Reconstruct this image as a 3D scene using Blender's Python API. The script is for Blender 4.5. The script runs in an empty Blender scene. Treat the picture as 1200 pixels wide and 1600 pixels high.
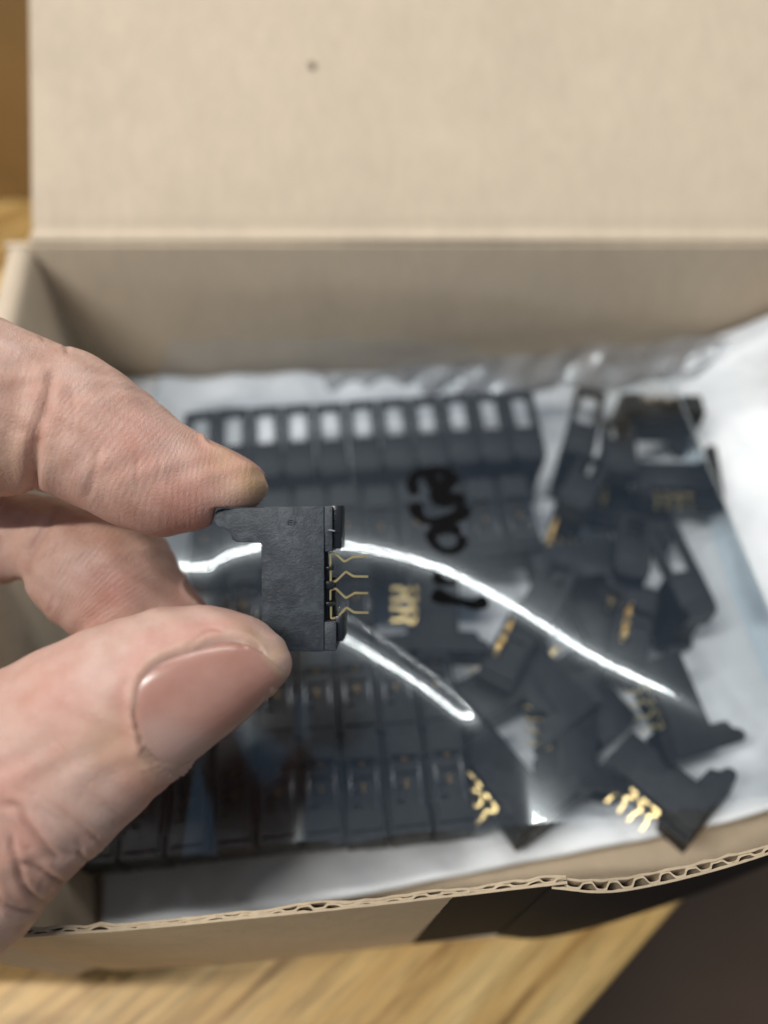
import bpy, bmesh, math, random
import numpy as np
from mathutils import Vector, Matrix

random.seed(7)
np.random.seed(7)
S = 0.000756                      # metres per modelling unit
F = 1164.0                        # focal length in pixels of the 1200 x 1600 frame
PITCH = math.radians(55.0)
CT, ST = math.cos(PITCH), math.sin(PITCH)
CAMH = 190.0                      # camera height above the table, in units
sc = bpy.context.scene
col = sc.collection

# ------------------------------------------------------------------ camera
cam_d = bpy.data.cameras.new("camera")
cam = bpy.data.objects.new("camera", cam_d)
col.objects.link(cam)
cam.location = (0, 0, CAMH * S)
cam.rotation_euler = (math.radians(90) - PITCH, 0, 0)
cam_d.sensor_fit = 'VERTICAL'
cam_d.sensor_height = 36.0
cam_d.lens = F / 1600 * 36.0
cam_d.clip_start = 0.004
cam_d.clip_end = 50
cam_d.dof.use_dof = True
cam_d.dof.focus_distance = 112.5 * S
cam_d.dof.aperture_fstop = 8.6
cam_d.dof.aperture_blades = 0
sc.camera = cam

# ------------------------------------------------------------------ light
w = bpy.data.worlds.new("World")
sc.world = w
w.use_nodes = True
wn = w.node_tree
bg = wn.nodes["Background"]
bg.inputs[1].default_value = 1.0
wtc = wn.nodes.new("ShaderNodeTexCoord")
wsp = wn.nodes.new("ShaderNodeSeparateXYZ")
wn.links.new(wtc.outputs["Generated"], wsp.inputs[0])
wrp = wn.nodes.new("ShaderNodeValToRGB")
wn.links.new(wsp.outputs["Z"], wrp.inputs["Fac"])
wrp.color_ramp.elements[0].position = 0.0          # walls
wrp.color_ramp.elements[0].color = (0.125, 0.122, 0.120, 1)
wrp.color_ramp.elements[1].position = 0.75         # ceiling
wrp.color_ramp.elements[1].color = (0.165, 0.22, 0.30, 1)
wn.links.new(wrp.outputs["Color"], bg.inputs[0])


def area(name, loc, target, sx, sy, power, colr):
    ld = bpy.data.lights.new(name, 'AREA')
    ld.shape = 'RECTANGLE'
    ld.size, ld.size_y = sx, sy
    ld.energy = power
    ld.color = colr
    o = bpy.data.objects.new(name, ld)
    col.objects.link(o)
    o.location = loc
    d = Vector(target) - Vector(loc)
    o.rotation_euler = d.to_track_quat('-Z', 'Y').to_euler()
    return o


area("ceiling_tube", (-0.06, 0.55, 1.38), (-0.06, 0.06, 0.03), 1.25, 0.022, 10.8, (1.0, 0.97, 0.92))
area("ceiling_tube", (-0.77, -0.23, 1.38), (-0.77, 0.06, 0.03), 0.80, 0.03, 19, (1.0, 0.97, 0.92))
sc.view_settings.view_transform = 'Standard'
sc.view_settings.look = 'None'
sc.view_settings.exposure = 0.0
sc.view_settings.gamma = 1.0
sc.render.engine = 'CYCLES'
sc.cycles.use_denoising = True
sc.cycles.transparent_max_bounces = 12
sc.cycles.max_bounces = 6
sc.cycles.diffuse_bounces = 3
sc.cycles.glossy_bounces = 3
sc.cycles.use_adaptive_sampling = True
sc.cycles.adaptive_threshold = 0.025


# ------------------------------------------------------------------ helpers
def ray(u, v):
    q = (800.0 - v) / F
    return np.array([(u - 600.0) / F, CT + q * ST, -ST + q * CT])


def at(u, v, d):                  # photo pixel at a distance in front of the lens
    return np.array([0, 0, CAMH]) + d * ray(u, v)


def onz(u, v, z):                 # photo pixel on a level plane
    r = ray(u, v)
    t = (z - CAMH) / r[2]
    return np.array([0, 0, CAMH]) + t * r


def smooth01(x):
    x = np.clip(x, 0, 1)
    return x * x * (3 - 2 * x)


def mesh_obj(name, verts, faces, mat=None, parent=None, smooth=False, scale=S):
    me = bpy.data.meshes.new(name)
    vv = np.asarray(verts, float) * scale
    me.from_pydata(vv.tolist(), [], [list(map(int, f)) for f in faces])
    me.update()
    if smooth:
        me.polygons.foreach_set("use_smooth", [True] * len(me.polygons))
    if mat:
        me.materials.append(mat)
    o = bpy.data.objects.new(name, me)
    col.objects.link(o)
    if parent:
        o.parent = parent
    return o


def tag(o, label=None, cat=None, group=None, kind=None):
    if label: o["label"] = label
    if cat: o["category"] = cat
    if group: o["group"] = group
    if kind: o["kind"] = kind
    return o


def empty(name, loc=(0, 0, 0)):
    o = bpy.data.objects.new(name, None)
    col.objects.link(o)
    o.location = Vector(loc) * S
    o.empty_display_size = 0.005
    return o


class MB:
    def __init__(self):
        self.v, self.f = [], []

    def add(self, vs, fs):
        n = len(self.v)
        self.v += [tuple(p) for p in vs]
        self.f += [[i + n for i in f] for f in fs]

    def box(self, x0, x1, y0, y1, z0, z1):
        vs = [(x, y, z) for z in (z0, z1) for y in (y0, y1) for x in (x0, x1)]
        self.add(vs, [(0, 2, 3, 1), (4, 5, 7, 6), (0, 1, 5, 4), (2, 6, 7, 3), (0, 4, 6, 2), (1, 3, 7, 5)])

    def prism(self, poly, z0, z1):
        n = len(poly)
        vs = [(x, y, z0) for x, y in poly] + [(x, y, z1) for x, y in poly]
        fs = [list(range(n))[::-1], list(range(n, 2 * n))]
        fs += [(i, (i + 1) % n, (i + 1) % n + n, i + n) for i in range(n)]
        self.add(vs, fs)

    def obj(self, name, mat, parent=None, bevel=0.0, smooth=False, seg=2):
        o = mesh_obj(name, self.v, self.f, mat, parent, smooth)
        bm = bmesh.new()
        bm.from_mesh(o.data)
        bmesh.ops.recalc_face_normals(bm, faces=bm.faces)
        if bevel:
            es = [e for e in bm.edges if len(e.link_faces) == 2 and e.calc_face_angle(0) > 0.6]
            bmesh.ops.bevel(bm, geom=es, offset=bevel * S, segments=seg, affect='EDGES', profile=0.5, clamp_overlap=True)
        bm.to_mesh(o.data)
        bm.free()
        if bevel:
            o.data.polygons.foreach_set("use_smooth", [True] * len(o.data.polygons))
            try:
                o.data.set_sharp_from_angle(angle=math.radians(40))
            except Exception:
                pass
        return o


# ------------------------------------------------------------------ materials
def mat_new(name):
    m = bpy.data.materials.new(name)
    m.use_nodes = True
    nt = m.node_tree
    return m, nt, nt.nodes["Principled BSDF"], nt.nodes["Material Output"]


def N(nt, t, **kw):
    n = nt.nodes.new(t)
    for k, v in kw.items():
        setattr(n, k, v)
    return n


def noise(nt, vec, scale, detail=4, rough=0.55, dist=0.0):
    n = N(nt, "ShaderNodeTexNoise")
    n.inputs["Scale"].default_value = scale
    n.inputs["Detail"].default_value = detail
    n.inputs["Roughness"].default_value = rough
    n.inputs["Distortion"].default_value = dist
    if vec is not None:
        nt.links.new(vec, n.inputs["Vector"])
    return n.outputs["Fac"]


def ramp(nt, fac, stops):
    r = N(nt, "ShaderNodeValToRGB")
    el = r.color_ramp.elements
    while len(el) < len(stops):
        el.new(0.5)
    for e, (p, c) in zip(el, stops):
        e.position = p
        e.color = (*c, 1) if len(c) == 3 else c
    nt.links.new(fac, r.inputs["Fac"])
    return r.outputs["Color"]


def grey(v):
    return (v, v, v)


def mapping(nt, scale=(1, 1, 1), rot=(0, 0, 0), loc=(0, 0, 0)):
    tc = N(nt, "ShaderNodeTexCoord")
    mp = N(nt, "ShaderNodeMapping")
    mp.inputs["Scale"].default_value = scale
    mp.inputs["Rotation"].default_value = rot
    mp.inputs["Location"].default_value = loc
    nt.links.new(tc.outputs["Object"], mp.inputs["Vector"])
    return mp.outputs["Vector"]


def mixc(nt, fac, a, b, mode='MIX'):
    m = N(nt, "ShaderNodeMix", data_type='RGBA', blend_type=mode)
    for sock, val in ((m.inputs[0], fac), (m.inputs[6], a), (m.inputs[7], b)):
        if hasattr(val, "is_output") or isinstance(val, bpy.types.NodeSocket):
            nt.links.new(val, sock)
        elif isinstance(val, (int, float)):
            sock.default_value = val
        else:
            sock.default_value = (*val, 1)
    return m.outputs[2]


def math_n(nt, op, a, b=None, c=None):
    m = N(nt, "ShaderNodeMath", operation=op)
    for i, val in enumerate((a, b, c)):
        if val is None:
            continue
        if isinstance(val, bpy.types.NodeSocket):
            nt.links.new(val, m.inputs[i])
        else:
            m.inputs[i].default_value = val
    return m.outputs[0]


def bump(nt, height, strength, dist, prev=None):
    b = N(nt, "ShaderNodeBump")
    b.inputs["Strength"].default_value = strength
    b.inputs["Distance"].default_value = dist
    nt.links.new(height, b.inputs["Height"])
    if prev is not None:
        nt.links.new(prev, b.inputs["Normal"])
    return b.outputs["Normal"]


def cardboard(name, base, var, printed=False, flute=True):
    m, nt, p, out = mat_new(name)
    v = mapping(nt)
    vs = mapping(nt, scale=(1, 0.35, 0.35))
    n1 = noise(nt, v, 60, 5, 0.6)
    n2 = noise(nt, vs, 520, 5, 0.7, 0.5)
    n3 = noise(nt, v, 2600, 3, 0.7)
    c = ramp(nt, n1, [(0.3, [x * (1 - var) for x in base]), (0.72, [min(1, x * (1 + var)) for x in base])])
    c2 = ramp(nt, n2, [(0.33, grey(0.92)), (0.6, grey(1.02))])
    c = mixc(nt, 0.75, c, c2, 'MULTIPLY')
    c3 = ramp(nt, n3, [(0.28, (0.62, 0.52, 0.40)), (0.40, grey(1.0))])
    c = mixc(nt, 0.35, c, c3, 'MULTIPLY')
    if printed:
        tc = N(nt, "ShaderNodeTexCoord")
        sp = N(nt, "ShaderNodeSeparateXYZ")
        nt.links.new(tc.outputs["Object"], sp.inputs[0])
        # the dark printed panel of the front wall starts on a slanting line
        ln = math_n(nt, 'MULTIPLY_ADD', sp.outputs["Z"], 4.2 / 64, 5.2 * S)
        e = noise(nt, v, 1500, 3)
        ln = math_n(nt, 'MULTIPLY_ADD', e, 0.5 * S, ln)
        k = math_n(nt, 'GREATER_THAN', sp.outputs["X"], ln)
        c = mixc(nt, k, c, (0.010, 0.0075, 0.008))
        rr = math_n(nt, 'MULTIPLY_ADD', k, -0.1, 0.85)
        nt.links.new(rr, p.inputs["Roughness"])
    else:
        p.inputs["Roughness"].default_value = 0.85
    p.inputs["Specular IOR Level"].default_value = 0.25
    nt.links.new(c, p.inputs["Base Color"])
    nrm = bump(nt, n3, 0.25, 0.0001)
    nrm = bump(nt, n2, 0.25, 0.0002, nrm)
    if flute:
        wv = N(nt, "ShaderNodeTexWave", wave_type='BANDS', bands_direction='X')
        wv.inputs["Scale"].default_value = 95
        wv.inputs["Distortion"].default_value = 1.2
        nt.links.new(v, wv.inputs["Vector"])
        nrm = bump(nt, wv.outputs["Fac"], 0.03, 0.0003, nrm)
    nt.links.new(nrm, p.inputs["Normal"])
    return m


M = {}
M['card_in'] = cardboard('cardboard_inside', (0.66, 0.545, 0.405), 0.05)
M['card_out'] = cardboard('cardboard_outside', (0.64, 0.50, 0.31), 0.08)
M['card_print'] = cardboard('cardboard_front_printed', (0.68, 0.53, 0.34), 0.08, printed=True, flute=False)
M['card_edge'] = cardboard('cardboard_cut_edge', (0.47, 0.37, 0.25), 0.16, flute=False)
M['card_medium'] = cardboard('cardboard_flute', (0.30, 0.22, 0.14), 0.15, flute=False)


def wood():
    m, nt, p, out = mat_new('oak_table')
    rot = math.radians(40)
    tc = N(nt, "ShaderNodeTexCoord")
    mp = N(nt, "ShaderNodeMapping")
    mp.vector_type = 'TEXTURE'
    mp.inputs["Rotation"].default_value = (0, 0, rot)
    nt.links.new(tc.outputs["Object"], mp.inputs["Vector"])
    v0 = mp.outputs["Vector"]
    mp2 = N(nt, "ShaderNodeMapping")
    mp2.inputs["Scale"].default_value = (0.09, 1, 1)
    nt.links.new(v0, mp2.inputs["Vector"])
    v = mp2.outputs["Vector"]
    n1 = noise(nt, v, 130, 4, 0.6, 0.6)
    n2 = noise(nt, v, 480, 4, 0.65, 0.3)
    n3 = noise(nt, v, 1900, 3, 0.6)
    c = ramp(nt, n1, [(0.36, (0.28, 0.14, 0.034)), (0.48, (0.60, 0.37, 0.12)), (0.66, (0.76, 0.525, 0.21))])
    c2 = ramp(nt, n2, [(0.33, grey(0.62)), (0.56, grey(1.05))])
    c = mixc(nt, 0.7, c, c2, 'MULTIPLY')
    c3 = ramp(nt, n3, [(0.3, grey(0.7)), (0.5, grey(1.0))])
    c = mixc(nt, 0.5, c, c3, 'MULTIPLY')
    nt.links.new(c, p.inputs["Base Color"])
    p.inputs["Roughness"].default_value = 0.42
    nt.links.new(bump(nt, n2, 0.12, 0.0003), p.inputs["Normal"])
    return m


def simple(name, colr, rough, nscale=300, var=0.1, bumpd=0.0, spec=0.5, metal=0.0):
    m, nt, p, out = mat_new(name)
    v = mapping(nt)
    n1 = noise(nt, v, nscale, 5, 0.6)
    c = ramp(nt, n1, [(0.3, [x * (1 - var) for x in colr]), (0.7, [x * (1 + var) for x in colr])])
    nt.links.new(c, p.inputs["Base Color"])
    p.inputs["Roughness"].default_value = rough
    p.inputs["Specular IOR Level"].default_value = spec
    p.inputs["Metallic"].default_value = metal
    if bumpd:
        nt.links.new(bump(nt, n1, 0.5, bumpd), p.inputs["Normal"])
    return m


M['wood'] = wood()
M['panel'] = simple('brown_panel', (0.40, 0.265, 0.115), 0.5, 30, 0.15)
M['floor'] = simple('dark_floor', (0.120, 0.078, 0.052), 0.8, 12, 0.15, spec=0.2)


def plastic_black(name, gain, spec):
    m, nt, p, out = mat_new(name)
    v = mapping(nt)
    n1 = noise(nt, v, 700, 6, 0.68, 0.6)
    n2 = noise(nt, v, 260, 4, 0.6, 1.2)
    n3 = noise(nt, v, 3800, 3, 0.7)
    vs = mapping(nt, scale=(0.25, 1, 1), rot=(0, 0, math.radians(-32)))
    n4 = noise(nt, vs, 2600, 3, 0.6)
    c = ramp(nt, n1, [(0.30, [gain * q for q in (0.017, 0.020, 0.024)]), (0.62, [gain * q for q in (0.034, 0.040, 0.046)]), (0.80, [gain * q for q in (0.058, 0.066, 0.072)])])
    p.inputs['Specular IOR Level'].default_value = spec
    c2 = ramp(nt, n2, [(0.5, grey(1.0)), (0.72, grey(1.75))])
    c = mixc(nt, 1.0, c, c2, 'MULTIPLY')
    c3 = ramp(nt, n4, [(0.68, grey(0.0)), (0.80, grey(0.05 * gain))])
    c = mixc(nt, 1.0, c, c3, 'ADD')
    nt.links.new(c, p.inputs["Base Color"])
    rr = ramp(nt, n1, [(0.3, grey(0.58)), (0.7, grey(0.42))])
    nt.links.new(rr, p.inputs["Roughness"])
    nrm = bump(nt, n3, 0.55, 0.00012)
    nrm = bump(nt, n4, 0.35, 0.00012, nrm)
    nrm = bump(nt, n1, 0.35, 0.0003, nrm)
    nt.links.new(nrm, p.inputs["Normal"])
    return m


M['plastic'] = plastic_black('scuffed_black_plastic', 1.55, 0.45)
M['plastic_shaded'] = plastic_black('shaded_black_plastic', 0.38, 0.35)  # same plastic for the bagged connectors, their shade put into a darker colour
M['gloss'] = simple('glossy_black_plastic', (0.010, 0.011, 0.013), 0.28, 900, 0.2, 0.00003)
M['scuff'] = simple('scuffed_plastic', (0.20, 0.22, 0.23), 0.5, 2000, 0.3, 0.00005)
M['gold'] = simple('gold_plating', (1.0, 0.74, 0.34), 0.28, 1500, 0.12, 0.00002, 0.5, 1.0)
M['ink'] = simple('marker_ink', (0.004, 0.004, 0.0045), 0.7, 800, 0.2, spec=0.05)
M['collar'] = simple('polished_black_plastic', (0.03, 0.034, 0.04), 0.22, 900, 0.2, 0.0, 0.9)
M['brass'] = simple('dull_gold', (0.30, 0.19, 0.07), 0.45, 1500, 0.2, 0.0, 0.5, 1.0)


def foam():
    m, nt, p, out = mat_new('white_foam')
    v = mapping(nt)
    vo = N(nt, "ShaderNodeTexVoronoi", feature='SMOOTH_F1')
    vo.inputs["Scale"].default_value = 260
    nt.links.new(v, vo.inputs["Vector"])
    n1 = noise(nt, v, 90, 4, 0.6)
    c = ramp(nt, n1, [(0.3, (0.76, 0.79, 0.81)), (0.7, (0.85, 0.88, 0.90))])
    nt.links.new(c, p.inputs["Base Color"])
    p.inputs["Roughness"].default_value = 0.55
    p.inputs["Subsurface Weight"].default_value = 0.0
    nrm = bump(nt, vo.outputs["Distance"], 0.5, 0.0009)
    nt.links.new(nrm, p.inputs["Normal"])
    return m


M['foam'] = foam()


def film(name, haze_c, haze, gloss_gain, r1, r2, wrinkle):
    m, nt, p, out = mat_new(name)
    nt.nodes.remove(p)
    v = mapping(nt)
    n1 = noise(nt, v, 120, 3, 0.5, 0.8)
    n2 = noise(nt, v, 700, 3, 0.5)
    nrm = bump(nt, n1, wrinkle, 0.0012)
    nrm = bump(nt, n2, wrinkle * 0.5, 0.00015, nrm)
    tr = N(nt, "ShaderNodeBsdfTransparent")
    tr.inputs[0].default_value = (0.94, 0.96, 0.98, 1)
    fr = N(nt, "ShaderNodeFresnel")
    fr.inputs["IOR"].default_value = 1.5
    nt.links.new(nrm, fr.inputs["Normal"])
    g1 = N(nt, "ShaderNodeBsdfGlossy")
    g1.inputs["Roughness"].default_value = r1
    g2 = N(nt, "ShaderNodeBsdfGlossy")
    g2.inputs["Roughness"].default_value = r2
    for g in (g1, g2):
        g.inputs["Color"].default_value = (0.86, 0.95, 1.0, 1)
        nt.links.new(nrm, g.inputs["Normal"])
    gm = N(nt, "ShaderNodeMixShader")
    gm.inputs[0].default_value = 0.50
    nt.links.new(g1.outputs[0], gm.inputs[1])
    nt.links.new(g2.outputs[0], gm.inputs[2])
    df = N(nt, "ShaderNodeBsdfDiffuse")
    df.inputs[0].default_value = (*haze_c, 1)
    tl = N(nt, "ShaderNodeBsdfTranslucent")
    tl.inputs[0].default_value = (*haze_c, 1)
    dm = N(nt, "ShaderNodeMixShader")
    dm.inputs[0].default_value = 0.5
    nt.links.new(df.outputs[0], dm.inputs[1])
    nt.links.new(tl.outputs[0], dm.inputs[2])
    a = N(nt, "ShaderNodeMixShader")
    hz = ramp(nt, n1, [(0.3, grey(haze * 0.6)), (0.75, grey(haze * 1.5))])
    nt.links.new(hz, a.inputs[0])
    nt.links.new(tr.outputs[0], a.inputs[1])
    nt.links.new(dm.outputs[0], a.inputs[2])
    b = N(nt, "ShaderNodeMixShader")
    k = math_n(nt, 'MULTIPLY', fr.outputs[0], gloss_gain)
    k = math_n(nt, 'MINIMUM', k, 1.0)
    nt.links.new(k, b.inputs[0])
    nt.links.new(a.outputs[0], b.inputs[1])
    nt.links.new(gm.outputs[0], b.inputs[2])
    nt.links.new(b.outputs[0], out.inputs["Surface"])
    return m


M['film'] = film('clear_plastic_film', (0.75, 0.80, 0.85), 0.004, 1.9, 0.036, 0.18, 0.006)
M['hem'] = film('cloudy_plastic_hem', (0.62, 0.60, 0.60), 0.62, 1.8, 0.14, 0.35, 0.5)


def skin():
    m, nt, p, out = mat_new('skin')
    v = mapping(nt)
    tone = N(nt, "ShaderNodeAttribute", attribute_name="tone")
    sep = N(nt, "ShaderNodeSeparateColor")
    nt.links.new(tone.outputs["Color"], sep.inputs[0])
    par = N(nt, "ShaderNodeAttribute", attribute_name="finger_coord")
    spc = N(nt, "ShaderNodeSeparateXYZ")
    nt.links.new(par.outputs["Vector"], spc.inputs[0])
    n1 = noise(nt, v, 110, 5, 0.6)
    n2 = noise(nt, v, 420, 4, 0.6)
    c = ramp(nt, n1, [(0.32, (0.555, 0.33, 0.25)), (0.52, (0.60, 0.395, 0.315)), (0.70, (0.635, 0.445, 0.37))])
    c2 = ramp(nt, n2, [(0.35, (0.94, 0.86, 0.84)), (0.62, (1.03, 1.03, 1.03))])
    c = mixc(nt, 0.8, c, c2, 'MULTIPLY')
    c = mixc(nt, sep.outputs[0], c, (0.62, 0.235, 0.185))          # flushed
    c = mixc(nt, sep.outputs[1], c, (0.50, 0.33, 0.17))            # pressed, yellowish
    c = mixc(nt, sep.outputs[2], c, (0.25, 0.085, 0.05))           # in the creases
    nt.links.new(c, p.inputs["Base Color"])
    p.inputs["Subsurface Weight"].default_value = 0.22
    p.inputs["Subsurface Radius"].default_value = (1.0, 0.42, 0.25)
    p.inputs["Subsurface Scale"].default_value = 0.0011
    p.inputs["IOR"].default_value = 1.42
    p.inputs["Specular IOR Level"].default_value = 0.42
    rr = ramp(nt, n2, [(0.3, grey(0.52)), (0.7, grey(0.40))])
    nt.links.new(rr, p.inputs["Roughness"])
    # friction ridges across the finger, broken up by noise
    nz = noise(nt, v, 300, 3, 0.6)
    ph = math_n(nt, 'MULTIPLY_ADD', nz, 9.0, spc.outputs["X"])
    rid = math_n(nt, 'SINE', ph)
    brk = noise(nt, v, 800, 2, 0.5)
    rid = math_n(nt, 'MULTIPLY', rid, ramp(nt, brk, [(0.35, grey(0.15)), (0.62, grey(1.0))]))
    rid = math_n(nt, 'MULTIPLY', rid, spc.outputs["Y"])
    nrm = bump(nt, rid, 0.16, 0.00008)
    vo = N(nt, "ShaderNodeTexVoronoi", feature='DISTANCE_TO_EDGE')
    vo.inputs["Scale"].default_value = 2100
    mpv = mapping(nt, scale=(1, 1, 1))
    nzv = N(nt, "ShaderNodeTexNoise")
    nzv.inputs["Scale"].default_value = 500
    nt.links.new(mpv, nzv.inputs["Vector"])
    vm = N(nt, "ShaderNodeVectorMath", operation='MULTIPLY_ADD')
    nt.links.new(nzv.outputs["Color"], vm.inputs[0])
    vm.inputs[1].default_value = (0.0012, 0.0012, 0.0012)
    nt.links.new(mpv, vm.inputs[2])
    nt.links.new(vm.outputs[0], vo.inputs["Vector"])
    cell = ramp(nt, vo.outputs["Distance"], [(0.0, grey(0)), (0.14, grey(1))])
    nrm = bump(nt, cell, 0.24, 0.00010, nrm)
    n5 = noise(nt, v, 2600, 3, 0.65)
    nrm = bump(nt, n5, 0.30, 0.00013, nrm)
    nt.links.new(nrm, p.inputs["Normal"])
    return m


def nail_mat():
    m, nt, p, out = mat_new('fingernail')
    v = mapping(nt)
    at_ = N(nt, "ShaderNodeAttribute", attribute_name="nail_coord")
    sp = N(nt, "ShaderNodeSeparateXYZ")
    nt.links.new(at_.outputs["Vector"], sp.inputs[0])
    n1 = noise(nt, v, 200, 4, 0.6)
    base = ramp(nt, n1, [(0.3, (0.40, 0.195, 0.145)), (0.7, (0.48, 0.26, 0.205))])
    base = mixc(nt, ramp(nt, sp.outputs["Z"], [(0.0, grey(0)), (1.0, grey(0.5))]), base, (0.56, 0.41, 0.35))   # lunula
    base = mixc(nt, ramp(nt, sp.outputs["X"], [(0.86, grey(0)), (0.97, grey(0.75))]), base, (0.52, 0.38, 0.25))   # free edge
    nt.links.new(base, p.inputs["Base Color"])
    p.inputs["Roughness"].default_value = 0.28
    p.inputs['Coat Weight'].default_value = 0.12
    p.inputs['Coat Roughness'].default_value = 0.15
    p.inputs["Subsurface Weight"].default_value = 0.15
    p.inputs["Subsurface Radius"].default_value = (1, 0.5, 0.35)
    p.inputs["Subsurface Scale"].default_value = 0.0008
    n2 = noise(nt, v, 1200, 3, 0.6)
    rdg = N(nt, 'ShaderNodeTexNoise')
    rdg.inputs['Scale'].default_value = 1.0
    rdg.inputs['Detail'].default_value = 3
    cmb = N(nt, 'ShaderNodeCombineXYZ')
    nt.links.new(math_n(nt, 'MULTIPLY', sp.outputs['Y'], 16.0), cmb.inputs[0])
    nt.links.new(math_n(nt, 'MULTIPLY', sp.outputs['X'], 0.8), cmb.inputs[1])
    nt.links.new(cmb.outputs[0], rdg.inputs['Vector'])
    nrm = bump(nt, rdg.outputs['Fac'], 0.20, 0.00012)
    nt.links.new(bump(nt, n2, 0.15, 0.00005, nrm), p.inputs["Normal"])
    return m


M['skin'] = skin()
M['nail'] = nail_mat()

# ------------------------------------------------------------------ table, floor, back panel
tdir = np.array([math.cos(math.radians(40)), math.sin(math.radians(40))])
tn = np.array([-tdir[1], tdir[0]])
e0 = np.array([41.0, 1.8])
b = MB()
r = 2.5
prof = [(0.0, -30), (0.0, -r), (0.25 * r, -0.35 * r), (0.6 * r, -0.08 * r), (1.2 * r, 0.0), (620, 0.0), (620, -30)]
q0, q1 = e0 - tdir * 520, e0 + tdir * 620
n = len(prof)
vs = [(*(q0 + tn * a), z) for a, z in prof] + [(*(q1 + tn * a), z) for a, z in prof]
b.add(vs, [list(range(n)), list(range(n, 2 * n))[::-1]] + [(i, (i + 1) % n, (i + 1) % n + n, i + n) for i in range(n)])
table = b.obj('table', M['wood'])
tag(table, 'light oak table top with streaky grain under the cardboard box', 'table')
b = MB()
b.box(-2200, 2200, -1800, 2200, -946, -940)
floor = b.obj('floor', M['floor'])
tag(floor, kind='structure')
b = MB()
b.box(-420, 260, 300, 312, 0.3, 190)
pan = b.obj('back_board', M['panel'], bevel=1.0)
tag(pan, 'brown board standing at the back of the table behind the open lid', 'board')

# ------------------------------------------------------------------ cardboard box
box = empty('cardboard_box', (20, 90, 0))
tag(box, 'open cardboard mailer box with its lid tipped back and a dark printed front', 'box')
BX = Vector((20, 90, 0))


def boxpart(o):
    o.parent = box
    o.matrix_parent_inverse = Matrix.Translation(-BX * S)
    return o


def cat(points, n):
    P_ = np.asarray(points, float)
    m = len(P_)
    t = np.linspace(0, m - 1, n)
    i = np.clip(t.astype(int), 0, m - 2)
    f = (t - i)[:, None]
    g = lambda k: P_[np.clip(k, 0, m - 1)]
    p0, p1, p2, p3 = g(i - 1), g(i), g(i + 1), g(i + 2)
    p0 = np.where((i == 0)[:, None], 2 * p1 - p2, p0)
    p3 = np.where((i + 2 > m - 1)[:, None], 2 * p2 - p1, p3)
    return 0.5 * (2 * p1 + (p2 - p0) * f + (2 * p0 - 5 * p1 + 4 * p2 - p3) * f ** 2 + (3 * p1 - p0 - 3 * p2 + p3) * f ** 3)


def normals2(p):
    d = np.gradient(p, axis=0)
    d /= np.linalg.norm(d, axis=1)[:, None]
    return np.stack([-d[:, 1], d[:, 0]], 1)      # to the left of travel


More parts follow.
